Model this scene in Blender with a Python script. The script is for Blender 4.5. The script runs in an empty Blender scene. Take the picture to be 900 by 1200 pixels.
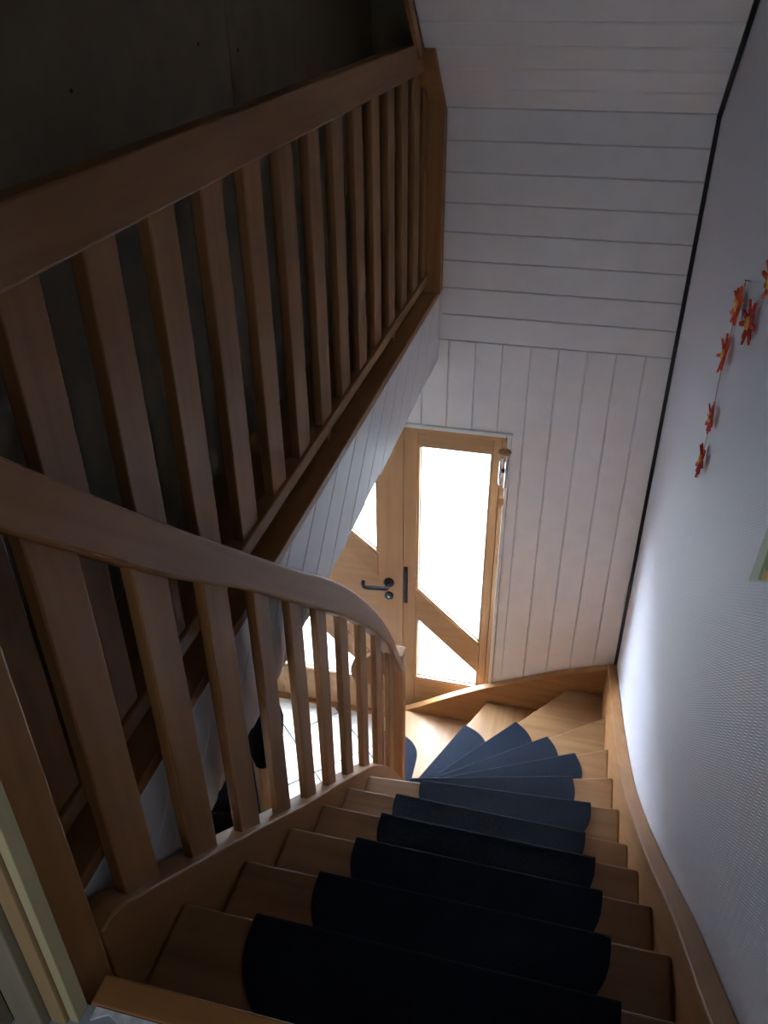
import bpy, math, random
from mathutils import Vector, Matrix
random.seed(7)
scene = bpy.context.scene
ZO = 4.0                      # camera stands 4.0 m above the foyer tiles; shapes below are given relative to the camera height

# ------------------------------------------------------------------ camera
cam_d = bpy.data.cameras.new('camera')
cam_d.sensor_fit = 'VERTICAL'; cam_d.sensor_height = 36.0
cam_d.lens = 989.2 / 1200.0 * 36.0
cam_d.clip_start = 0.02
cam = bpy.data.objects.new('camera', cam_d)
scene.collection.objects.link(cam)
PITCH, YAW, ROLL = .577551, .2546318, -.0110679
fwd = Vector((-math.sin(YAW)*math.cos(PITCH), math.cos(YAW)*math.cos(PITCH), -math.sin(PITCH)))
rgt = Vector((math.cos(YAW), math.sin(YAW), 0))
upv = rgt.cross(fwd)
r2 = math.cos(ROLL)*rgt + math.sin(ROLL)*upv
u2 = -math.sin(ROLL)*rgt + math.cos(ROLL)*upv
M = Matrix((r2, u2, -fwd)).transposed().to_4x4()
M.translation = Vector((0, 0, ZO))
cam.matrix_world = M
scene.camera = cam

# ------------------------------------------------------------------ sky, lights, exposure
world = bpy.data.worlds.new('sky'); scene.world = world
world.use_nodes = True
bg = world.node_tree.nodes['Background']
bg.inputs['Color'].default_value = (0.76, 0.87, 1.05, 1)
bg.inputs['Strength'].default_value = 36.0

def area_light(name, loc, rot, sx, sy, power, col=(1, 1, 1)):
    d = bpy.data.lights.new(name, 'AREA'); d.shape = 'RECTANGLE'
    d.size = sx; d.size_y = sy; d.energy = power; d.color = col
    o = bpy.data.objects.new(name, d); scene.collection.objects.link(o)
    o.location = (loc[0], loc[1], loc[2]+ZO); o.rotation_euler = rot
    return o
# the sky lights the house through the glazed front door
# faint daylight of the landing window behind the camera
area_light('landing_daylight', (-0.38, -1.22, -0.35), (math.radians(90), 0, math.radians(-14)), 0.48, 0.45, 5.5, (0.80, 0.88, 1.0))
vs = scene.view_settings
vs.view_transform = 'Standard'; vs.look = 'None'; vs.exposure = 0.84; vs.gamma = 1.0
vs.use_curve_mapping = False
scene.cycles.max_bounces = 12
scene.cycles.diffuse_bounces = 8

# ------------------------------------------------------------------ materials
def new_mat(name):
    m = bpy.data.materials.new(name); m.use_nodes = True
    nt = m.node_tree; b = nt.nodes['Principled BSDF']
    return m, nt, b

def plain(name, col, rough=.5, metal=0, bump=0, bscale=60, var=0.0):
    m, nt, b = new_mat(name)
    b.inputs['Base Color'].default_value = (*col, 1)
    b.inputs['Roughness'].default_value = rough
    b.inputs['Metallic'].default_value = metal
    tc = nt.nodes.new('ShaderNodeTexCoord')
    n = nt.nodes.new('ShaderNodeTexNoise'); n.inputs['Scale'].default_value = bscale
    n.inputs['Detail'].default_value = 3
    nt.links.new(tc.outputs['Object'], n.inputs['Vector'])
    if var:
        r = nt.nodes.new('ShaderNodeValToRGB')
        r.color_ramp.elements[0].position = .35; r.color_ramp.elements[1].position = .65
        r.color_ramp.elements[0].color = (*[c*(1-var) for c in col], 1)
        r.color_ramp.elements[1].color = (*[min(1, c*(1+var)) for c in col], 1)
        nt.links.new(n.outputs['Fac'], r.inputs['Fac']); nt.links.new(r.outputs['Color'], b.inputs['Base Color'])
    if bump:
        bp = nt.nodes.new('ShaderNodeBump'); bp.inputs['Strength'].default_value = bump
        bp.inputs['Distance'].default_value = .004
        nt.links.new(n.outputs['Fac'], bp.inputs['Height']); nt.links.new(bp.outputs['Normal'], b.inputs['Normal'])
    return m

def wood(name, axis, dark, light, rough=.38, seed=0, tilt=0):
    m, nt, b = new_mat(name)
    tc = nt.nodes.new('ShaderNodeTexCoord'); mp = nt.nodes.new('ShaderNodeMapping')
    sc = [26, 26, 26]; sc['xyz'.index(axis)] = 1.6
    mp.inputs['Scale'].default_value = sc
    mp.inputs['Location'].default_value = (seed*3.1, seed*1.7, seed*.9)
    if tilt:
        m0 = nt.nodes.new('ShaderNodeMapping'); m0.inputs['Rotation'].default_value = (tilt, 0, 0)
        nt.links.new(tc.outputs['Object'], m0.inputs['Vector']); nt.links.new(m0.outputs['Vector'], mp.inputs['Vector'])
    else: nt.links.new(tc.outputs['Object'], mp.inputs['Vector'])
    oi = nt.nodes.new('ShaderNodeObjectInfo')
    ad = nt.nodes.new('ShaderNodeVectorMath'); ad.operation = 'ADD'
    mul = nt.nodes.new('ShaderNodeMath'); mul.operation = 'MULTIPLY'; mul.inputs[1].default_value = 37.0
    nt.links.new(oi.outputs['Random'], mul.inputs[0])
    nt.links.new(mp.outputs['Vector'], ad.inputs[0]); nt.links.new(mul.outputs[0], ad.inputs[1])
    n = nt.nodes.new('ShaderNodeTexNoise'); n.inputs['Scale'].default_value = 1.0
    n.inputs['Detail'].default_value = 5; n.inputs['Distortion'].default_value = .6
    nt.links.new(ad.outputs[0], n.inputs['Vector'])
    r = nt.nodes.new('ShaderNodeValToRGB')
    r.color_ramp.elements[0].position = .3; r.color_ramp.elements[1].position = .7
    r.color_ramp.elements[0].color = (*dark, 1); r.color_ramp.elements[1].color = (*light, 1)
    nt.links.new(n.outputs['Fac'], r.inputs['Fac'])
    hv = nt.nodes.new('ShaderNodeHueSaturation')
    vr = nt.nodes.new('ShaderNodeMapRange'); vr.inputs['To Min'].default_value = .88; vr.inputs['To Max'].default_value = 1.1
    nt.links.new(oi.outputs['Random'], vr.inputs['Value']); nt.links.new(vr.outputs['Result'], hv.inputs['Value'])
    nt.links.new(r.outputs['Color'], hv.inputs['Color'])
    nt.links.new(hv.outputs['Color'], b.inputs['Base Color'])
    b.inputs['Roughness'].default_value = rough; b.inputs['Specular IOR Level'].default_value = .32
    bp = nt.nodes.new('ShaderNodeBump'); bp.inputs['Strength'].default_value = .06; bp.inputs['Distance'].default_value = .002
    nt.links.new(n.outputs['Fac'], bp.inputs['Height']); nt.links.new(bp.outputs['Normal'], b.inputs['Normal'])
    return m

BD, BL = (.250, .108, .034), (.325, .155, .052)
W = {a: wood('beech_'+a, a, BD, BL, .5) for a in 'xyz'}
WS = wood('beech_slope', 'y', BD, BL, .5, 2, math.radians(43))
TD, TL = (.245, .122, .050), (.325, .180, .080)
WT = {a: wood('tread_'+a, a, TD, TL, .42, 3) for a in 'xy'}
DD, DL = (.34, .180, .078), (.41, .235, .105)
WD = {a: wood('pine_'+a, a, DD, DL, .4, 5) for a in 'xz'}
PALE = wood('raw_pine', 'z', (.42, .35, .18), (.54, .46, .26), .6, 6)
GREYWOOD = wood('raw_board', 'z', (.22, .19, .12), (.30, .26, .17), .7, 7)
WHITE = plain('white_board', (.82, .815, .83), .45, var=.03, bscale=8, bump=.04)
PLASTER = plain('white_plaster', (.80, .80, .80), .8, bump=.2, bscale=90)
PANEL = plain('chipboard', (.21, .165, .105), .75, var=.10, bscale=9, bump=.1)
PANEL2 = plain('chipboard_pale', (.27, .205, .125), .75, var=.10, bscale=9, bump=.1)
BLACK = plain('black_trim', (.012, .012, .014), .6)
MAT = plain('charcoal_felt', (.0085, .0125, .0235), .95, bump=1.0, bscale=420, var=.35)
MAT.node_tree.nodes['Principled BSDF'].inputs['Sheen Weight'].default_value = .06
MAT.node_tree.nodes['Principled BSDF'].inputs['Specular IOR Level'].default_value = .12
MAT.node_tree.nodes['Principled BSDF'].inputs['Sheen Roughness'].default_value = .4
MAT.node_tree.nodes['Principled BSDF'].inputs['Sheen Tint'].default_value = (.55, .65, .85, 1)
TILE = plain('cream_tile', (.72, .71, .69), .25, var=.04, bscale=3)
GROUT = plain('grout', (.10, .095, .09), .9)
LINO = plain('grey_lino', (.30, .33, .36), .5, var=.1, bscale=30)
TORN = plain('torn_paper', (.62, .64, .66), .9, var=.2, bscale=80)
IRON = plain('black_iron', (.016, .018, .022), .35, .6)
ALU = plain('aluminium', (.75, .77, .80), .25, 1.0)
CLOTH = plain('dark_cloth', (.005, .005, .0065), .95, bump=.5, bscale=120)
CLOTH.node_tree.nodes['Principled BSDF'].inputs['Specular IOR Level'].default_value = .1
ORANGE = plain('orange_felt', (.72, .085, .02), .8, var=.3, bscale=60)
RED = plain('red_felt', (.55, .03, .015), .8, var=.25, bscale=60)
YELLOW = plain('yellow_felt', (.80, .42, .03), .8)
THREAD = plain('thread', (.5, .25, .2), .9)
PAVE = plain('lawn', (.122, .126, .122), .9, var=.1, bscale=6)
WHITEPAINT = plain('white_casing', (.70, .69, .66), .5)

def wallpaper():
    m, nt, b = new_mat('herringbone_wallpaper')
    b.inputs['Base Color'].default_value = (.72, .72, .805, 1); b.inputs['Roughness'].default_value = .55
    tc = nt.nodes.new('ShaderNodeTexCoord'); sp = nt.nodes.new('ShaderNodeSeparateXYZ')
    nt.links.new(tc.outputs['Object'], sp.inputs[0])
    def mth(op, a, bb=None, cc=None):
        n = nt.nodes.new('ShaderNodeMath'); n.operation = op
        for i, v in enumerate((a, bb, cc)):
            if v is None: continue
            if isinstance(v, (int, float)): n.inputs[i].default_value = v
            else: nt.links.new(v, n.inputs[i])
        return n.outputs[0]
    zig = mth('PINGPONG', sp.outputs['Y'], .016)
    s = mth('ADD', sp.outputs['Z'], mth('MULTIPLY', zig, .9))
    h = mth('SINE', mth('MULTIPLY', s, 2*math.pi/.008))
    # strip seams every 0.53 m
    fr = mth('ABSOLUTE', mth('SUBTRACT', mth('FRACT', mth('DIVIDE', mth('ADD', sp.outputs['Y'], 10.31), .53)), .5))
    seam = mth('LESS_THAN', fr, .0025)
    hh = mth('SUBTRACT', mth('MULTIPLY', h, .5), mth('MULTIPLY', seam, 1.5))
    bp = nt.nodes.new('ShaderNodeBump'); bp.inputs['Strength'].default_value = .65; bp.inputs['Distance'].default_value = .0011
    nt.links.new(hh, bp.inputs['Height']); nt.links.new(bp.outputs['Normal'], b.inputs['Normal'])
    return m
PAPER = wallpaper()

def glass():
    m, nt, b = new_mat('clear_glass')
    out = nt.nodes['Material Output']
    tr = nt.nodes.new('ShaderNodeBsdfTransparent'); tr.inputs['Color'].default_value = (.96, .98, .97, 1)
    gl = nt.nodes.new('ShaderNodeBsdfGlossy'); gl.inputs['Roughness'].default_value = .02
    lw = nt.nodes.new('ShaderNodeLayerWeight')       # same on both faces of the thin pane
    pw = nt.nodes.new('ShaderNodeMath'); pw.operation = 'POWER'; pw.inputs[1].default_value = 5
    fr = nt.nodes.new('ShaderNodeMath'); fr.operation = 'MULTIPLY_ADD'; fr.inputs[1].default_value = .9; fr.inputs[2].default_value = .035
    nt.links.new(lw.outputs['Facing'], pw.inputs[0]); nt.links.new(pw.outputs[0], fr.inputs[0])
    mx = nt.nodes.new('ShaderNodeMixShader')
    nt.links.new(fr.outputs[0], mx.inputs[0]); nt.links.new(tr.outputs[0], mx.inputs[1]); nt.links.new(gl.outputs[0], mx.inputs[2])
    nt.links.new(mx.outputs[0], out.inputs['Surface'])
    return m
GLASS = glass()

def drawing_mat():
    # a child's felt-pen sheet: pale green ground with yellow, orange and green blots
    m, nt, b = new_mat('drawing_print')
    tc = nt.nodes.new('ShaderNodeTexCoord')
    v = nt.nodes.new('ShaderNodeTexVoronoi'); v.inputs['Scale'].default_value = 24
    nt.links.new(tc.outputs['Object'], v.inputs['Vector'])
    r = nt.nodes.new('ShaderNodeValToRGB'); r.color_ramp.interpolation = 'CONSTANT'
    cr = r.color_ramp
    cr.elements[0].color = (.62, .48, .05, 1)
    cr.elements[1].position = .62; cr.elements[1].color = (.70, .28, .02, 1)
    e = cr.elements.new(.85); e.color = (.18, .30, .05, 1)
    sx = nt.nodes.new('ShaderNodeSeparateColor')
    nt.links.new(v.outputs['Color'], sx.inputs[0]); nt.links.new(sx.outputs[0], r.inputs['Fac'])
    nt.links.new(r.outputs['Color'], b.inputs['Base Color']); b.inputs['Roughness'].default_value = .7
    return m
DRAW = drawing_mat()
SHEET = plain('pale_green_paper', (.50, .56, .36), .7)

# ------------------------------------------------------------------ mesh helpers
COL = scene.collection
def tag(o, label=None, cat=None, group=None, kind=None):
    if label: o['label'] = label
    if cat: o['category'] = cat
    if group: o['group'] = group
    if kind: o['kind'] = kind
    return o
def wloc(o):
    v = Vector(o.location)
    while o.parent: o = o.parent; v += Vector(o.location)
    return v
def empty(name, loc, parent=None):
    o = bpy.data.objects.new(name, None); COL.objects.link(o)
    o.empty_display_size = .05
    o.location = (loc[0], loc[1], loc[2]+ZO)
    return o
def obj(name, geo, mat, parent=None, bevel=0, smooth=False, segs=2):
    V, F = geo
    V = [Vector((v[0], v[1], v[2]+ZO)) for v in V]
    lo = Vector([min(v[i] for v in V) for i in range(3)]); hi = Vector([max(v[i] for v in V) for i in range(3)])
    org = Vector(((lo.x+hi.x)/2, (lo.y+hi.y)/2, lo.z))
    me = bpy.data.meshes.new(name)
    me.from_pydata([tuple(v-org) for v in V], [], F); me.validate(); me.update()
    import bmesh
    bm = bmesh.new(); bm.from_mesh(me); bmesh.ops.recalc_face_normals(bm, faces=bm.faces); bm.to_mesh(me); bm.free()
    me.materials.append(mat)
    o = bpy.data.objects.new(name, me); COL.objects.link(o)
    if parent is not None:
        o.parent = parent; o.location = org - wloc(parent)
    else: o.location = org
    if smooth:
        for p in me.polygons: p.use_smooth = True
    if bevel:
        md = o.modifiers.new('bevel', 'BEVEL'); md.width = bevel; md.segments = segs; md.limit_method = 'ANGLE'
        md.angle_limit = math.radians(35)
    return o
def join(*gs):
    V, F = [], []
    for v, f in gs:
        n = len(V); V += list(v); F += [[i+n for i in q] for q in f]
    return V, F
def prism(axis, poly, a, b):
    n = len(poly)
    def P(p, t):
        return {'x': (t, p[0], p[1]), 'y': (p[0], t, p[1]), 'z': (p[0], p[1], t)}[axis]
    V = [P(p, a) for p in poly] + [P(p, b) for p in poly]
    F = [list(range(n))[::-1], list(range(n, 2*n))] + [[i, (i+1) % n, n+(i+1) % n, n+i] for i in range(n)]
    return V, F
def box(x0, x1, y0, y1, z0, z1):
    return prism('z', [(x0, y0), (x1, y0), (x1, y1), (x0, y1)], z0, z1)
def ribbon(axis, ss, top, bot, a, b):
    """a curved board: for each s a top and bottom height, between the planes a and b"""
    V, F = [], []
    for s, t, u in zip(ss, top, bot):
        for z, w in ((t, a), (t, b), (u, b), (u, a)):
            V.append((w, s, z) if axis == 'x' else (s, w, z))
    for i in range(len(ss)-1):
        p, q = 4*i, 4*i+4
        for j in range(4): F.append([p+j, p+(j+1) % 4, q+(j+1) % 4, q+j])
    F += [[0, 1, 2, 3], [4*len(ss)-4+j for j in (3, 2, 1, 0)]]
    return V, F
def tube(pts, rad, n=8, closed=False):
    V, F = [], []
    P = [Vector(p) for p in pts]
    rads = rad if isinstance(rad, (list, tuple)) else [rad]*len(P)
    for i, p in enumerate(P):
        d = (P[min(i+1, len(P)-1)] - P[max(i-1, 0)]).normalized()
        a = d.orthogonal().normalized() if abs(d.z) > .9 else d.cross(Vector((0, 0, 1))).normalized()
        b = d.cross(a)
        for k in range(n):
            t = 2*math.pi*k/n
            V.append(tuple(p + rads[i]*(math.cos(t)*a + math.sin(t)*b)))
    for i in range(len(P)-1):
        for k in range(n): F.append([i*n+k, i*n+(k+1) % n, (i+1)*n+(k+1) % n, (i+1)*n+k])
    F += [list(range(n))[::-1], [(len(P)-1)*n+k for k in range(n)]]
    return V, F
def lathe(prof, c, axis='z', n=20):
    V, F = [], []
    for r, h in prof:
        for k in range(n):
            t = 2*math.pi*k/n; x, y = r*math.cos(t), r*math.sin(t)
            V.append({'z': (c[0]+x, c[1]+y, c[2]+h), 'y': (c[0]+x, c[1]+h, c[2]+y), 'x': (c[0]+h, c[1]+x, c[2]+y)}[axis])
    m = len(prof)
    for i in range(m-1):
        for k in range(n): F.append([i*n+k, i*n+(k+1) % n, (i+1)*n+(k+1) % n, (i+1)*n+k])
    F += [list(range(n))[::-1], [(m-1)*n+k for k in range(n)]]
    return V, F
def interp(pts):
    """monotone smooth interpolation through (s, z) points"""
    xs = [p[0] for p in pts]; ys = [p[1] for p in pts]; n = len(xs)
    d = [(ys[i+1]-ys[i])/(xs[i+1]-xs[i]) for i in range(n-1)]
    m = [d[0]] + [(d[i-1]+d[i])/2 for i in range(1, n-1)] + [d[-1]]
    def f(x):
        i = 0
        while i < n-2 and x > xs[i+1]: i += 1
        h = xs[i+1]-xs[i]; t = (x-xs[i])/h
        if t < 0: return ys[0] + m[0]*(x-xs[0])
        if t > 1: return ys[-1] + m[-1]*(x-xs[-1])
        return (2*t**3-3*t*t+1)*ys[i] + (t**3-2*t*t+t)*h*m[i] + (-2*t**3+3*t*t)*ys[i+1] + (t**3-t*t)*h*m[i+1]
    return f
def clip_poly(sub, clip):
    """Sutherland-Hodgman, clip convex counter-clockwise"""
    out = list(sub)
    for i in range(len(clip)):
        a, b = clip[i], clip[(i+1) % len(clip)]
        def side(p): return (b[0]-a[0])*(p[1]-a[1]) - (b[1]-a[1])*(p[0]-a[0])
        src, out = out, []
        for j in range(len(src)):
            p, q = src[j], src[(j+1) % len(src)]
            sp, sq = side(p), side(q)
            if sp >= 0: out.append(p)
            if sp*sq < 0:
                t = sp/(sp-sq); out.append((p[0]+t*(q[0]-p[0]), p[1]+t*(q[1]-p[1])))
        if not out: return []
    return out
def ccw(poly):
    a = sum(p[0]*q[1]-q[0]*p[1] for p, q in zip(poly, poly[1:]+poly[:1]))
    return poly if a > 0 else poly[::-1]
def lin(a, b, n): return [a+(b-a)*i/(n-1) for i in range(n)]

XR, YF = .365, 3.60            # right wall, front wall
XG = -.673                     # face of the gallery edge
XL = -2.30                     # foyer left wall
ZF = -4.0                      # foyer floor
ZL = -1.243                    # landing
ZC = 1.10                      # upper ceiling
SL = (-.757, .653)             # direction of the sloping ceiling (y, z)
ZCR = -.480                    # crease between front wall and slope
XW = -.965                     # gallery wall

# ------------------------------------------------------------------ setting
ground = obj('ground_outside', box(-30, 30, 3.81, 60, -4.25, -4.06), PAVE); tag(ground, 'bright lawn outside the front door', kind='structure')
floor = obj('floor', box(XL, XR, .2, 3.80, -4.12, ZF-.006), GROUT); tag(floor, 'foyer floor of cream tiles laid diagonally', kind='structure')
region = ccw([(XL, 1.0), (XR, 1.0), (XR, 3.66), (XL, 3.66)])
TS = .3465; c45 = math.sqrt(.5); hs = TS*c45
for i in range(-12, 14):
    for j in range(-14, 8):
        cx, cy = -1.495 + (i-j)*hs, 3.61 + (i+j)*hs
        if cx < XL-.3 or cx > XR+.3 or cy < .7 or cy > 4: continue
        h = (TS-.010)*c45
        p = clip_poly([(cx, cy-h), (cx+h, cy), (cx, cy+h), (cx-h, cy)], region)
        if len(p) >= 3:
            a = abs(sum(q[0]*r[1]-r[0]*q[1] for q, r in zip(p, p[1:]+p[:1])))/2
            if a > .003: obj('tile', prism('z', p, ZF-.008, ZF), TILE, floor)

wall_right = obj('wall_right', box(XR, XR+.12, -1.3, 3.80, ZF-.1, ZC+.1), PAPER); tag(wall_right, 'pale wall with herringbone textured wallpaper', kind='structure')

# front wall: plaster core with the door opening, clad in white boards
OX0, OX1, OZ = -1.83, -.322, -1.905
core = join(box(OX1, XR, YF+.012, YF+.16, ZF-.1, ZCR+.1), box(OX0, OX1, YF+.012, YF+.16, OZ, ZCR+.1), box(XL-.1, OX0, YF+.012, YF+.16, ZF-.1, ZCR+.1))
wall_front = obj('wall_front', core, PLASTER); tag(wall_front, 'front wall clad in white tongue and groove boards', kind='structure')
def board_profile(w, t=.014, c=.003):
    return [(-w/2, 0), (-w/2, t-c), (-w/2+c, t), (w/2-c, t), (w/2, t-c), (w/2, 0)]
# horizontal boards above
hz = lin(ZCR, -1.441, 9)
for i in range(8):
    w = hz[i]-hz[i+1]-.0035; zc = (hz[i]+hz[i+1])/2
    obj('board', prism('x', [(YF+.013-t, zc+a) for a, t in board_profile(w)], -.66, XR-.006), WHITE, wall_front)
# vertical boards below
xs = [-.1275+.1235*k for k in range(-14, 4)] + [XR-.008]
for i in range(len(xs)-1):
    x0, x1 = xs[i]+.0017, xs[i+1]-.0017
    if x1 < XL+.05: continue
    zb = ZF+.001 if x0 > OX1-.06 or x1 < OX0 else OZ+.022
    def vb(a, b, z0, z1): return prism('z', [((a+b)/2+u, YF+.013-t) for u, t in board_profile(b-a)], z0, z1)
    if x0 < OX1 < x1:     # board cut around the opening
        g = prism('y', [(x0, -1.4445), (x1, -1.4445), (x1, ZF+.001), (OX1+.022, ZF+.001), (OX1+.022, OZ+.022), (x0, OZ+.022)], YF-.001, YF+.013)
    else: g = vb(x0, x1, zb, -1.4445 if x1 > -.70 else -1.540)
    obj('board', g, WHITE, wall_front)

# door casing strips
cas = obj('trim_1', join(box(OX0-.022, OX1+.022, YF-.014, YF+.012, OZ, OZ+.020), box(OX1, OX1+.020, YF-.012, YF+.012, ZF, OZ), box(OX0-.02, OX0, YF-.012, YF+.012, ZF, OZ)), WHITEPAINT, bevel=.003)
tag(cas, 'narrow white casing around the front door', kind='structure')

# sloping ceiling
slope_len = (ZC-ZCR)/SL[1]
y_end = YF + SL[0]*slope_len
nrm = (-SL[1], SL[0])     # outward (down / towards room) is -nrm in (y,z)
roof_core = prism('x', [(YF+.02, ZCR+.01), (y_end+.02, ZC+.01), (y_end+.02, ZC+.15), (YF+.16, ZCR+.15)], -.712, XR+.05)
ceiling_s = obj('ceiling_slope', roof_core, PLASTER); tag(ceiling_s, 'sloping ceiling clad in white boards', kind='structure')
nb = 10
for i in range(nb):
    w = .1185
    s = .004 + w*(i+.5)
    cy, cz = YF+SL[0]*s, ZCR+SL[1]*s
    # board normal into the room: (-sin, -cos) side
    ny, nz = -SL[1], SL[0]
    poly = [(cy+SL[0]*a + ny*t, cz+SL[1]*a + nz*t) for a, t in [(u, v-.008) for u, v in board_profile(w-.006, c=.004)]]
    obj('board', prism('x', poly, -.70, XR-.006), WHITE, ceiling_s)
gable = obj('wall_gallery_side', prism('x', [(YF+.02, ZCR+.01), (YF+.10, ZC+.1), (y_end+.02, ZC+.1), (y_end+.02, ZC+.01)], -.730, -.713), PANEL2); tag(gable, 'chipboard cheek beside the sloping ceiling', kind='structure')
lid = obj('ceiling_gallery', box(-1.1, -.713, y_end+.05, YF+.12, ZC, ZC+.1), PANEL); tag(lid, 'dark ceiling over the gallery', kind='structure')
ceiling = obj('ceiling', box(-1.1, XR+.05, -1.42, y_end+.05, ZC, ZC+.1), PANEL); tag(ceiling, 'flat ceiling above the landing', kind='structure')

# black corner strip between boards and wallpaper
bw = .017
b1 = prism('x', [(YF-.012, ZF), (YF+.012, ZF), (YF+.012, ZCR+.01), (YF-.012, ZCR)], XR-bw, XR-.001)
b2 = prism('x', [(YF-.012, ZCR-.012), (YF+.012, ZCR+.01), (YF+.012+SL[0]*slope_len, ZCR+SL[1]*slope_len), (YF-.012+SL[0]*slope_len, ZCR-.018+SL[1]*slope_len)], XR-bw, XR-.001)
bt = obj('trim_2', join(b1, b2), BLACK); tag(bt, 'black strip in the corner beside the wallpapered wall', kind='structure')

# gallery wall (raw chipboard panels)

wall_left = obj('wall_left', box(XW-.12, XW-.012, .20, 3.75, -1.6, ZC+.1), PLASTER); tag(wall_left, 'raw brown chipboard wall behind the gallery rail', kind='structure')
py = [.455, 1.00, 2.225, YF+.0]
for i in range(len(py)-1):
    obj('panel', box(XW-.012, XW, py[i]+.002, py[i+1]-.002, -1.207, ZC), PANEL, wall_left, bevel=.0015)
for y_, z_ in ((1.50, -.19), (2.05, -.155), (2.28, -.185)):
    obj('screw', lathe([(.0045, 0), (.0035, .002), (.001, .002)], (XW, y_, z_), 'x', 10), IRON, wall_left)
endp = obj('wall_gallery_end', box(XW-.02, -.70, YF+.002, YF+.12, -1.207, ZC+.1), PANEL2); tag(endp, 'paler chipboard strip at the far end of the gallery', kind='structure')

# gallery floor with diagonal white boards on its edge
fl_up = obj('floor_upper', box(XW-.02, XG+.004, .455, YF+.01, -1.236, -1.207), W['y'], bevel=.004); tag(fl_up, 'wooden edge of the gallery floor', kind='structure')
slab = obj('ceiling_foyer', box(XL, XG-.012, .2, YF+.012, -1.540, -1.236), PLASTER); tag(slab, 'foyer ceiling under the gallery', kind='structure')
fz1, fz0 = -1.237, -1.540
tanb = .91; pitch = .205
face = ccw([(.455, fz0), (YF-.001, fz0), (YF-.001, fz1), (.455, fz1)])
y = .0
k = 0
while y < 4.2:
    hgt = fz1-fz0
    jag = random.uniform(-.012, .004)
    a0, a1 = y+.0045, y+pitch-.0045
    q = clip_poly(ccw([(a0-.4/tanb, fz1-.4), (a1-.4/tanb, fz1-.4), (a1+.1/tanb, fz1+.1), (a0+.1/tanb, fz1+.1)]), ccw([(.455, fz0+jag), (YF-.001, fz0+jag), (YF-.001, fz1), (.455, fz1)]))
    if len(q) >= 3: obj('board', prism('x', q, XG-.012, XG+.002), WHITE, slab, bevel=.002, segs=1)
    y += pitch

# landing
land = obj('floor_landing', box(XL, XR, -1.3, .500, -1.524, ZL), LINO); tag(land, 'grey lino of the upper landing', kind='structure')
torn = [(x, .492+random.uniform(-.012, .004)) for x in lin(-.56, .3, 40)]
obj('torn_edge', prism('z', [(-.56, .499)] + torn + [(.3, .499)], ZL-.001, ZL+.003), TORN, land)
wall_back = obj('wall_back', box(XL, XR+.05, -1.42, -1.3, ZL-.3, ZC+.1), PANEL); tag(wall_back, 'plain wall behind the landing', kind='structure')
wl2 = obj('wall_landing', box(-1.09, -.665, -1.42, .455, ZL, ZC+.1), PANEL); tag(wl2, 'plain wall beside the landing', kind='structure')
wf = obj('wall_foyer', box(XL-.12, XL, .2, YF+.16, ZF-.1, -1.4), PLASTER); tag(wf, 'plain white foyer wall', kind='structure')
wu = obj('wall_under_landing', box(XL-.1, XR, .08, .2, ZF-.1, -1.3), PLASTER); tag(wu, 'plain wall below the landing', kind='structure')
# window of the landing, behind the camera
win2 = empty('window_2', (-.38, -1.29, -.66)); tag(win2, 'small white window behind the landing', kind='structure')
for g in (box(-0.710, -0.650, -1.30, -1.25, -.66, -.04), box(-0.110, -0.050, -1.30, -1.25, -.66, -.04), box(-0.650, -0.110, -1.30, -1.25, -.10, -.04), box(-0.650, -0.110, -1.30, -1.25, -.66, -.60)):
    obj('frame', g, WHITEPAINT, win2, bevel=.004)
obj('pane', box(-0.650, -0.110, -1.285, -1.275, -.60, -.10), GLASS, win2)

# unfinished door architrave at the landing
arch = empty('trim_3', (-.60, .46, ZL)); tag(arch, 'unfinished pale pine door frame at the landing', kind='structure')
obj('frame_board', box(-.587, -.573, .473, .4985, ZL, .95), PALE, arch, bevel=.002)
obj('frame_board', box(-.612, -.5885, .4665, .498, ZL, .95), wood('raw_brown', 'z', (.34, .22, .10), (.44, .30, .15), .6, 8), arch, bevel=.002)
obj('frame_board', box(-.660, -.6135, .452, .498, ZL, .95), GREYWOOD, arch, bevel=.003)
obj('frame_board', box(-.664, -.640, .456, .4715, ZL, .95), PALE, arch, bevel=.002)

# ------------------------------------------------------------------ front door and sidelight
YD = 3.67; YB = 3.725
frame = empty('trim_4', (-1.07, YD, ZF)); tag(frame, 'pine frame around the front door', kind='structure')
obj('jamb', box(-.350, OX1-.001, YD-.012, YB, ZF, OZ), WD['z'], frame, bevel=.003)
obj('jamb', box(OX0, -1.765, YD-.012, YB, ZF, OZ), WD['z'], frame, bevel=.003)
obj('head', box(-1.765, -.350, YD-.012, YB, -1.965, OZ), WD['x'], frame, bevel=.003)
obj('threshold', box(-1.765, -.350, YD-.03, YB+.02, ZF, ZF+.02), W['x'], frame, bevel=.003)

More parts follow.
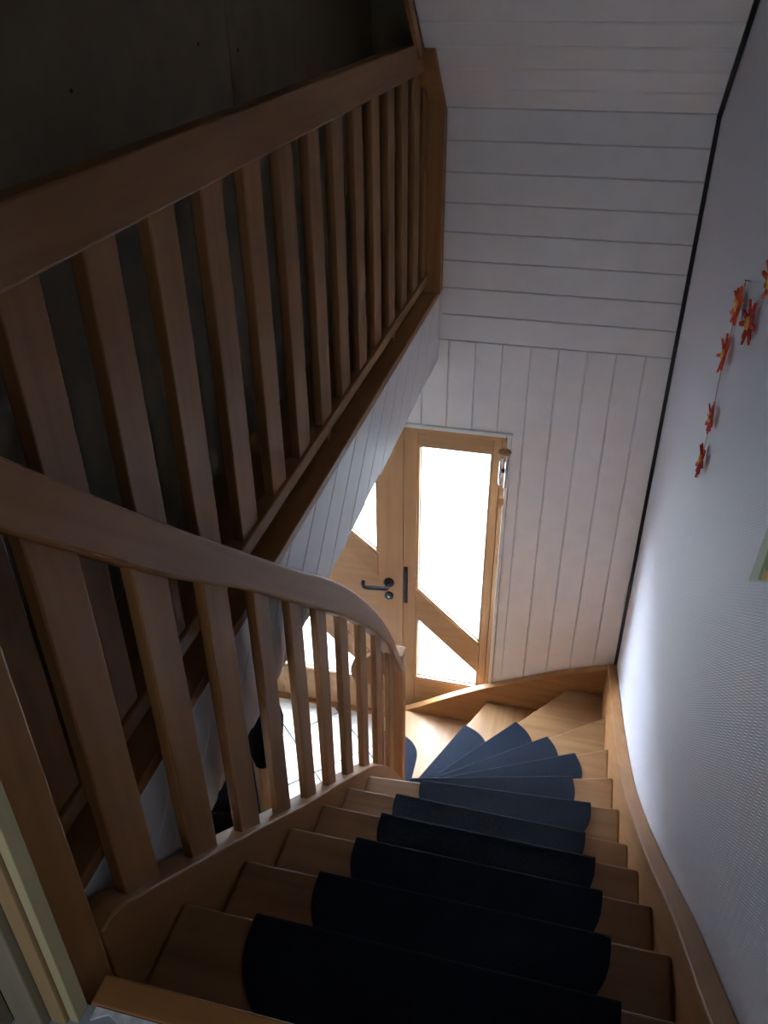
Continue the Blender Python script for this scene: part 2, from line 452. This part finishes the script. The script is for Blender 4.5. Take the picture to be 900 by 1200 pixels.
def leaf_pane(parent, poly, bead=.008):
    """a double pane in its polygon with a slim dark spacer and wooden beads"""
    p = obj('pane', prism('y', poly, 3.694, 3.706), GLASS, parent)
    cx = sum(q[0] for q in poly)/len(poly); cz = sum(q[1] for q in poly)/len(poly)
    n = len(poly)
    def inset(d):
        P = ccw(poly); out = []
        for i in range(n):
            a, b, c = Vector(P[i-1]), Vector(P[i]), Vector(P[(i+1) % n])
            e1 = (b-a).normalized(); e2 = (c-b).normalized()
            n1 = Vector((-e1.y, e1.x)); n2 = Vector((-e2.y, e2.x))
            k = (n1+n2); k = k/(1+n1.dot(n2))
            out.append(tuple(b+d*k))
        return P, out
    P, Q = inset(.010)
    for i in range(n):
        j = (i+1) % n
        obj('bead', prism('y', [P[i], P[j], Q[j], Q[i]], YD+.006, YD+.024), WD['x'] if abs(P[i][1]-P[j][1]) < abs(P[i][0]-P[j][0]) else WD['z'], p)
    P, Q = inset(.014)
    for i in range(n):
        j = (i+1) % n
        obj('spacer', prism('y', [P[i], P[j], Q[j], Q[i]], 3.696, 3.704), IRON, p)
    return p

side = empty('window_1', (-.6, YD, ZF+.02)); tag(side, 'narrow glazed pine sidelight with a diagonal rail', kind='structure')
SX0, SX1, GX0, GX1 = -.847, -.352, -.774, -.394
ZT, ZB = -1.967, ZF+.022
d1 = lambda x: -2.962 - .94*(x+.774)      # top edge of diagonal rail
d2 = lambda x: -3.160 - .94*(x+.774)
gb = -3.65
obj('stile', box(SX0, GX0, YD, YB, ZB, ZT), WD['z'], side, bevel=.003)
obj('stile', box(GX1, SX1, YD, YB, ZB, ZT), WD['z'], side, bevel=.003)
obj('top_rail', box(GX0, GX1, YD, YB, -2.043, ZT), WD['x'], side, bevel=.003)
obj('bottom_rail', box(GX0, GX1, YD, YB, ZB, gb), WD['x'], side, bevel=.003)
obj('diagonal_rail', prism('y', [(GX0, d1(GX0)), (GX1, d1(GX1)), (GX1, d2(GX1)), (GX0, d2(GX0))], YD, YB), WD['x'], side, bevel=.003)
leaf_pane(side, [(GX0, -2.043), (GX1, -2.043), (GX1, d1(GX1)), (GX0, d1(GX0))])
leaf_pane(side, [(GX0, d2(GX0)), (GX1, d2(GX1)), (GX1, gb), (GX0, gb)])

door = empty('door_1', (-1.3, YD, ZF+.02)); tag(door, 'pine front door with slanted glass panes and black lever handle', kind='structure')
DX0, DX1, HX0, HX1 = -1.762, -.850, -1.625, -.992
e1 = lambda x: -2.762 - .85*(x-HX1)
e2 = lambda x: e1(x) - .145
f1 = lambda x: -3.565 - .99*(x+1.143)    # top of lower glass
f2 = lambda x: f1(x) + .165
db = -3.725
obj('stile', box(DX0, HX0, YD, YB, ZB, ZT), WD['z'], door, bevel=.003)
obj('stile', box(HX1, DX1, YD, YB, ZB, ZT), WD['z'], door, bevel=.003)
obj('top_rail', box(HX0, HX1, YD, YB, -2.05, ZT), WD['x'], door, bevel=.003)
obj('bottom_rail', box(HX0, HX1, YD, YB, ZB, db), WD['x'], door, bevel=.003)
obj('diagonal_rail', prism('y', [(HX0, e1(HX0)), (HX1, e1(HX1)), (HX1, e2(HX1)), (HX0, e2(HX0))], YD, YB), WD['x'], door, bevel=.003)
obj('diagonal_rail', prism('y', [(HX0, f2(HX0)), (HX1, f2(HX1)), (HX1, max(db, f1(HX1))), (HX0, f1(HX0))], YD, YB), WD['x'], door, bevel=.003)
obj('panel', prism('y', [(HX0, e2(HX0)), (HX1, e2(HX1)), (HX1, f2(HX1)), (HX0, f2(HX0))], YD+.006, YB-.006), WD['x'], door)
leaf_pane(door, [(HX0, -2.05), (HX1, -2.05), (HX1, e1(HX1)), (HX0, e1(HX0))])
leaf_pane(door, [(HX0, f1(HX0)), (HX1, f1(HX1)), (HX1, db-.002), (HX0, db-.002)])
h = obj('handle', join(tube([(-.930, YD-.012, -2.94), (-.930, YD-.055, -2.94), (-.936, YD-.062, -2.942), (-.95, YD-.064, -2.943), (-1.05, YD-.064, -2.953), (-1.064, YD-.062, -2.948), (-1.068, YD-.058, -2.932), (-1.068, YD-.045, -2.922)], .0118, 12)), IRON, door, smooth=True)
obj('rosette', lathe([(.030, 0), (.030, -.010), (.024, -.014), (.001, -.014)], (-.930, YD, -2.94), 'y', 24), IRON, h)
k = obj('lock_rosette', lathe([(.026, 0), (.026, -.010), (.021, -.013), (.001, -.013)], (-.930, YD, -3.035), 'y', 24), IRON, door)
obj('cylinder', lathe([(.008, -.013), (.008, -.017), (.0005, -.017)], (-.930, YD, -3.035), 'y', 12), ALU, k)
obj('strike_plate', box(-.844, -.822, YD-.012, YD, -3.066, -2.815), IRON, side, bevel=.003)
obj('astragal', box(-.856, -.846, YD-.010, YD, ZB, ZT), WD['z'], door, bevel=.003)

# ------------------------------------------------------------------ staircase
XI, XO = -.600, .316
NZ = {1: -1.459, 2: -1.676, 3: -1.893, 4: -2.109, 5: -2.326, 6: -2.555, 7: -2.780, 8: -3.010, 9: -3.195, 10: -3.415, 11: -3.617, 12: -3.808}
NI = {0: (XI, .546), 1: (XI, .797), 2: (XI, 1.042), 3: (XI, 1.295), 4: (XI, 1.541), 5: (XI, 1.786), 6: (XI, 2.030), 7: (XI, 2.192), 8: (XI, 2.336), 9: (XI, 2.467), 10: (XI, 2.615), 11: (-.672, 2.684), 12: (-.86, 2.690)}
NO = {0: (XO, .546), 1: (XO, .797), 2: (XO, 1.046), 3: (XO, 1.293), 4: (XO, 1.541), 5: (XO, 1.784), 6: (XO, 2.099), 7: (XO, 2.434), 8: (XO, 2.796), 9: (XO, 3.172), 10: (.124, 3.552), 11: (-.315, 3.552), 12: (-.88, 3.552)}
stair = empty('staircase', (-.14, 1.6, ZF))
tag(stair, 'beech winder staircase with felt mats turning down to the front door', 'staircase')
stair_bits = {}
def back(k, d):
    a, b = Vector(NI[k]), Vector(NO[k]); u = (b-a).normalized(); n = Vector((u.y, -u.x))
    return tuple(a+n*d), tuple(b+n*d)
tread_poly = {}
for k in range(1, 13):
    a, b = NI[k], NO[k]
    c, d = back(k-1, .025)
    if k == 10: poly = [a, b, (XO, 3.552), d, c]
    elif k == 11: poly = [a, b, (min(d[0], .15), 3.552), c]
    elif k == 12: poly = [a, b, (-.30, 3.552), (-.655, 2.684)]
    else: poly = [a, b, d, c]
    poly = ccw([tuple(p) for p in poly]); tread_poly[k] = poly
    t = obj('tread', prism('z', poly, NZ[k]-.040, NZ[k]), WT['x'] if k < 11 else WT['y'], stair, bevel=.009, segs=3)
    # riser
    ra, rb = back(k, .030); rc, rd = back(k, .048)
    zb = NZ[k+1] if k < 12 else ZF
    obj('riser', prism('z', [ra, rb, rd, rc], zb-.03 if k < 12 else zb, NZ[k]-.040), W['x'], stair)
# landing nosing and riser
obj('nosing', box(-.572, XR-.001, .4995, .546, ZL-.04, ZL+.004), W['x'], stair, bevel=.005, segs=3)
obj('riser', box(XI, XO, .502, .520, NZ[1]-.03, ZL-.04), W['x'], stair)
# outer string along the wallpapered wall
so = interp([(.50, -1.16), (.785, -1.402), (1.094, -1.640), (1.484, -1.975), (1.85, -2.268), (2.177, -2.506), (2.764, -2.835), (3.20, -3.04), (3.595, -3.215)])
ss = lin(.50, 3.594, 60)
obj('outer_string', ribbon('x', ss, [so(s) for s in ss], [so(s)-.42 for s in ss], XO, XR-.0015), WS, stair, bevel=.004)
sf = interp([(-.90, -3.865), (-.775, -3.795), (-.58, -3.668), (-.374, -3.541), (-.118, -3.413), (.105, -3.307), (.316, -3.225)])
ss = lin(-.90, .3155, 40)
obj('outer_string', ribbon('y', ss, [sf(s) for s in ss], [max(ZF, sf(s)-.42) for s in ss], 3.552, YF-.0015), W['x'], stair, bevel=.004)
# inner string under the balusters
si = interp([(.60, -1.222), (.64, -1.232), (.70, -1.287), (.859, -1.433), (1.108, -1.665), (1.36, -1.903), (1.558, -2.085), (1.717, -2.225), (1.905, -2.400), (2.13, -2.617), (2.33, -2.855), (2.483, -3.070), (2.604, -3.262)])
ss = lin(.590, 2.60, 60)
obj('inner_string', ribbon('x', ss, [si(s) for s in ss], [si(s)-.36 for s in ss], -.657, XI), WS, stair, bevel=.004)
obj('inner_string', prism('y', [(-.662, -3.42), (-.90, -3.66), (-.90, ZF), (-.662, ZF)], 2.632, 2.676), W['x'], stair, bevel=.004)

# ------------------------------------------------------------------ stair railing
rail = empty('stair_railing', (-.63, 1.6, ZF))
tag(rail, 'descending beech handrail with flat balusters along the stairs', 'railing')
rt = interp([(.50, -.275), (.668, -.440), (.794, -.562), (.979, -.735), (1.273, -1.003), (1.55, -1.250), (1.673, -1.355), (1.813, -1.484), (1.977, -1.652), (2.173, -1.873), (2.35, -2.102), (2.486, -2.312), (2.578, -2.480), (2.606, -2.540)])
rb = interp([(.50, -.385), (.635, -.518), (.764, -.641), (.951, -.819), (1.256, -1.083), (1.381, -1.200), (1.537, -1.345), (1.726, -1.523), (1.967, -1.758), (2.168, -1.969), (2.348, -2.185), (2.486, -2.392), (2.595, -2.565)])
ss = lin(.5885, 2.6025, 70)
hr = obj('handrail', ribbon('x', ss, [rt(s) for s in ss], [rb(s) for s in ss], -.648, XI), WS, rail, bevel=.007, segs=3)
for y0 in (.682, .880, 1.078, 1.277, 1.466, 1.645, 1.835, 2.035, 2.233, 2.430):
    w = .092 if y0 < 1.2 else .076
    if y0 > 2.3: w = .070
    ys = lin(y0, y0+w, 4)
    obj('baluster', ribbon('x', ys, [rb(s)+.012 for s in ys], [si(s)-.010 for s in ys], -.639, -.618), W['z'], rail, bevel=.003)
obj('newel_post', prism('z', [(-.668, 2.603), (-.602, 2.603), (-.602, 2.668), (-.668, 2.668)], ZF, -2.475), W['z'], rail, bevel=.006)
obj('newel_post', box(-.655, -.600, .509, .588, -1.36, -.20), W['z'], rail, bevel=.006)
# short lower rail beyond the newel, with a rounded end
lr = [(-.695, -2.455), (-.76, -2.515)]
a0 = math.radians(100)
end = [(-.785+.062*math.cos(t), -2.635+.080*math.sin(t)) for t in lin(math.radians(85), math.radians(270), 12)]
lower = obj('lower_handrail', prism('y', [(-.688, -2.45), (-.745, -2.515)] + end + [(-.74, -2.69), (-.688, -2.62)], 2.628, 2.668), W['x'], rail, bevel=.005)
obj('baluster', box(-.757, -.700, 2.636, 2.660, -3.50, -2.62), W['z'], rail, bevel=.003)

# ------------------------------------------------------------------ gallery railing
gal = empty('gallery_railing', (-.73, 2.0, -1.207))
tag(gal, 'level beech gallery railing with flat upright slats above the stairwell', 'railing')
GX = -.710
obj('top_rail', box(GX-.045, GX, .50, 3.40, -.340, -.2385), W['y'], gal, bevel=.006, segs=3)
obj('bottom_rail', box(GX-.045, GX, .50, 3.525, -1.164, -1.123), W['y'], gal, bevel=.004)
first = None
for k in range(-1, 13):
    y0 = .872 + .2*k
    if first is None:
        first = obj('baluster', box(GX-.035, GX-.010, y0, y0+.092, -1.126, -.336), W['z'], gal, bevel=.003); base = first.location.copy(); yb = y0
    else:
        o = first.copy(); COL.objects.link(o); o.location = base + Vector((0, y0-yb, 0))
obj('baluster', box(GX-.035, GX-.010, 3.445, 3.520, -1.126, -.40), W['z'], gal, bevel=.003)
for y0 in (1.30, 2.115, 2.93):
    obj('spacer_block', box(GX-.034, GX-.012, y0, y0+.045, -1.207, -1.163), W['z'], gal)
endpoly = [(3.525, -1.207), (3.585, -1.207), (3.585, ZCR-.010), (3.325, -.255), (3.300, -.262), (3.525, -.455)]
obj('end_post', prism('x', endpoly, -.752, -.657), W['z'], gal, bevel=.004)
edge = [(YF-.02+SL[0]*.36, ZCR+SL[1]*.36-.012), (YF-.02+SL[0]*2.2, ZCR+SL[1]*2.2-.012), (YF-.02+SL[0]*2.2-.03, ZCR+SL[1]*2.2-.045), (YF-.02+SL[0]*.36-.03, ZCR+SL[1]*.36-.045)]
et = obj('trim_5', prism('x', edge, -.716, -.698), W['y'], bevel=.002); tag(et, 'brown edge strip of the sloping ceiling', kind='structure')

# ------------------------------------------------------------------ stair mats
mats = {1: (-.458, .190), 2: (-.428, .196), 3: (-.421, .198), 4: (-.420, .198), 5: (-.435, .184), 6: (-.404, .214)}
MR = {7: (.152, 2.398), 8: (.168, 2.730), 9: (.044, 2.967), 10: (-.109, 3.223), 11: (-.415, 3.339), 12: (-.872, 3.36)}
ordw = {1: 'topmost', 2: 'second', 3: 'third', 4: 'fourth', 5: 'fifth', 6: 'sixth', 7: 'seventh', 8: 'eighth', 9: 'ninth', 10: 'tenth', 11: 'eleventh', 12: 'lowest'}
for k in range(1, 13):
    a, b = Vector(NI[k]), Vector(NO[k]); u = (b-a).normalized(); n = Vector((u.y, -u.x)); L = (b-a).length
    if k <= 6:
        s0, s1 = (mats[k][0]-a.x)/u.x, (mats[k][1]-a.x)/u.x
    else:
        s1 = (Vector(MR[k])-a).dot(u); s0 = max(.01, s1-.62)
        if k == 7: s0 = .12
    rx, ry, D = .165, .165, .195
    if k > 6: D = .215; ry = .18
    q = [(s0, 0), (s1, 0)]
    q += [(s1-rx+rx*math.cos(t), D-ry+ry*math.sin(t)) for t in lin(0, math.pi/2, 12)]
    q += [(s0+rx+rx*math.cos(t), D-ry+ry*math.sin(t)) for t in lin(math.pi/2, math.pi, 12)]
    pts = ccw([tuple(a+u*s+n*d) for s, d in q])
    pts = clip_poly(pts, tread_poly[k])
    top = prism('z', pts, NZ[k]-.0005, NZ[k]+.006)
    f0 = a+u*s0; f1_ = a+u*s1
    prof = [(.002, .0062)] + [(-.012*math.sin(t), -.0060+.0122*math.cos(t)) for t in lin(0, math.pi/2, 6)] + [(-.012, -.034), (-.0005, -.034), (-.0005, -.012), (.002, .0)]
    LV = [(*(e+n*c), NZ[k]+z) for e in (f0, f1_) for c, z in prof]; np_ = len(prof)
    lip = (LV, [list(range(np_))[::-1], list(range(np_, 2*np_))] + [[i, (i+1) % np_, np_+(i+1) % np_, np_+i] for i in range(np_)])
    m = obj('stair_mat', join(top, lip), MAT)
    if k <= 6: lab = f'charcoal felt mat on the {ordw[k]} straight step from the landing'
    elif k == 12: lab = 'dark blue felt mat on the lowest step, half hidden by the newel post'
    elif k == 11: lab = 'dark blue felt mat on the lowest winder step in full view'
    else: lab = f'dark blue felt mat on the {ordw[k]} step, one of the fanned winders'
    tag(m, lab, 'stair mat', 'felt mats on the stair treads')

# ------------------------------------------------------------------ wind chime by the door
wc = empty('wind_chime', (-.305, 3.575, -2.35))
tag(wc, 'small wind chime with wooden disc and silver tubes beside the sidelight', 'wind chime')
cx, cy = -.326, 3.552
obj('hook', tube([(cx, YF, -1.893), (cx, cy, -1.893), (cx, cy, -1.905)], .0015, 6), IRON, wc)
obj('cord', tube([(cx, cy, -1.90), (cx, cy, -2.31)], .0010, 5), THREAD, wc)
obj('disc', lathe([(.001, .006), (.028, .006), (.032, 0), (.028, -.006), (.001, -.006)], (cx, cy, -1.962), 'z', 20), W['x'], wc, smooth=False)
for i in range(4):
    t = math.radians(40+90*i); x, y_ = cx+.020*math.cos(t), cy+.020*math.sin(t)
    L = (.135, .150, .125, .142)[i]
    tb = obj('chime_tube', tube([(x, y_, -2.005), (x, y_, -2.005-L)], .0058, 10), ALU, wc)
    obj('thread', tube([(x, y_, -1.965), (x, y_, -2.006)], .0012, 5), IRON, tb)
obj('clapper', lathe([(.001, .006), (.012, .006), (.012, -.006), (.001, -.006)], (cx, cy, -2.065), 'z', 14), IRON, wc)
obj('sail', prism('y', [(cx-.010, -2.225), (cx+.010, -2.225), (cx+.013, -2.25), (cx, -2.285), (cx-.013, -2.25)], cy-.002, cy+.002), W['z'], wc)

# ------------------------------------------------------------------ flower garland on the right wall
gar = empty('flower_garland', (XR-.012, 2.34, -1.30))
tag(gar, 'orange felt flower garland hanging on the wallpapered wall', 'garland')
def flower(y, z, R, tilt, petals, mat, centre=True):
    V, F = [], []
    N = petals*6
    x0 = XR-.013
    prof = [1.0, .95, .62, .42, .62, .95]
    rnd = random.Random(int(y*1000)+int(z*977)); pl = [rnd.uniform(.78, 1.05) for _ in range(petals+1)]; pb = [rnd.uniform(-.014, .004) for _ in range(petals+1)]
    ring = []
    for i in range(N):
        t = 2*math.pi*i/N + tilt
        kp = ((i+3)//6) % petals
        r = R*prof[i % 6]*pl[kp]
        bend = pb[kp]*prof[i % 6]
        ring.append((x0+bend, y+r*math.cos(t), z+r*math.sin(t)))
    V = ring + [(p[0]+.004, p[1], p[2]) for p in ring] + [(x0-.003, y, z), (x0+.006, y, z)]
    for i in range(N):
        j = (i+1) % N
        F += [[i, j, 2*N], [N+j, N+i, 2*N+1], [i, N+i, N+j, j]]
    fl = obj('flower', (V, F), mat, gar)
    if centre: obj('flower_centre', lathe([(R*.28, -.002), (R*.24, -.007), (.001, -.009)], (x0, y, z), 'x', 12), YELLOW, fl)
FL = [(2.341, -1.242, .055, .3, 11, RED), (2.338, -1.105, .054, .9, 11, RED), (2.351, -.918, .060, .1, 12, ORANGE), (2.309, -.765, .060, .5, 11, ORANGE), (2.098, -.735, .062, .2, 11, RED), (1.955, -.590, .058, .7, 11, ORANGE)]
for y_, z_, R, t, p, m in FL: flower(y_*.968, z_*.968, R*.95, t, p, m)
path = [(2.345, -1.31), (2.341, -1.242), (2.338, -1.105), (2.351, -.918), (2.309, -.765), (2.285, -.69), (2.20, -.78), (2.098, -.735), (1.955, -.590), (1.83, -.45)]
obj('string', tube([(XR-.012, a*.968, b*.968) for a, b in path], .0011, 5), THREAD, gar)
obj('nail', tube([(XR, 2.212, -.668), (XR-.014, 2.212, -.666)], .0012, 6), IRON, gar)

# ------------------------------------------------------------------ drawing pinned to the right wall
pic = empty('paper_drawing', (XR-.004, 1.36, -1.03))
tag(pic, 'pale green sheet with yellow drawing taped to the wallpapered wall', 'drawing')
obj('sheet', prism('x', [(1.450, -1.026), (1.425, -.899), (1.39, -.74), (1.16, -.60), (1.20, -.845)], XR-.004, XR-.0025), SHEET, pic)
obj('print', prism('x', [(1.385, -.975), (1.375, -.88), (1.355, -.76), (1.18, -.65), (1.21, -.850)], XR-.0048, XR-.004), DRAW, pic)

# ------------------------------------------------------------------ coat stand under the gallery
PX, PY = -.985, 1.885
cs = empty('coat_stand', (PX, PY, ZF)); tag(cs, 'wooden coat stand on the foyer tiles below the gallery', 'coat stand')
obj('post', box(PX-.032, PX+.032, PY-.032, PY+.032, ZF+.03, -2.20), W['z'], cs, bevel=.006)
for i in range(4):
    t = math.pi/2*i+.4
    obj('foot', tube([(PX, PY, ZF+.06), (PX+.16*math.cos(t), PY+.16*math.sin(t), ZF+.045), (PX+.26*math.cos(t), PY+.26*math.sin(t), ZF+.016)], .016, 8), W['x'], cs, smooth=True)
    obj('peg', tube([(PX, PY, -2.26), (PX+.07*math.cos(t), PY+.07*math.sin(t), -2.24), (PX+.09*math.cos(t), PY+.09*math.sin(t), -2.21)], .009, 8), IRON, cs, smooth=True)
def draped(c, secs, n=18, fold=.10, seed=1):
    rnd = random.Random(seed); ph = [rnd.uniform(0, 6.28) for _ in range(4)]
    V, F = [], []
    for (z, rx, ry, dx, dy) in secs:
        for k in range(n):
            t = 2*math.pi*k/n
            m = 1 + fold*math.sin(3*t+ph[0]+z*2) + fold*.6*math.sin(7*t+ph[1])
            V.append((c[0]+dx+rx*m*math.cos(t), c[1]+dy+ry*m*math.sin(t), z))
    for i in range(len(secs)-1):
        for k in range(n): F.append([i*n+k, i*n+(k+1) % n, (i+1)*n+(k+1) % n, (i+1)*n+k])
    F += [list(range(n)), [(len(secs)-1)*n+k for k in range(n)][::-1]]
    return V, F
bag = empty('shoulder_bag', (PX, PY, -2.36)); tag(bag, 'black shoulder bag hanging from the coat stand', 'bag')
obj('bag_body', draped((PX+.06, PY-.005, 0), [(-2.10, .02, .05, 0, -.02), (-2.13, .05, .09, 0, -.01), (-2.22, .06, .10, 0, .0), (-2.30, .055, .085, 0, 0), (-2.35, .03, .06, 0, -.02)], 18, .05, 3), CLOTH, bag, smooth=True)
obj('strap', tube([(PX+.09, PY+.05, -2.28), (PX+.10, PY+.03, -2.38), (PX+.09, PY-.02, -2.44), (PX+.08, PY-.05, -2.36)], .009, 6), CLOTH, bag, smooth=True)
coat = obj('coat', draped((PX+.02, PY-.31, 0), [(-2.16, .02, .04, 0, .16), (-2.20, .07, .12, 0, .06), (-2.4, .10, .15, 0, 0), (-2.8, .11, .16, 0, 0), (-3.15, .12, .18, 0, -.01), (-3.2, .09, .15, 0, -.01)], 24, .09, 5), CLOTH, smooth=True)
tag(coat, 'dark coat hanging beside the black bag below the gallery', 'coat')
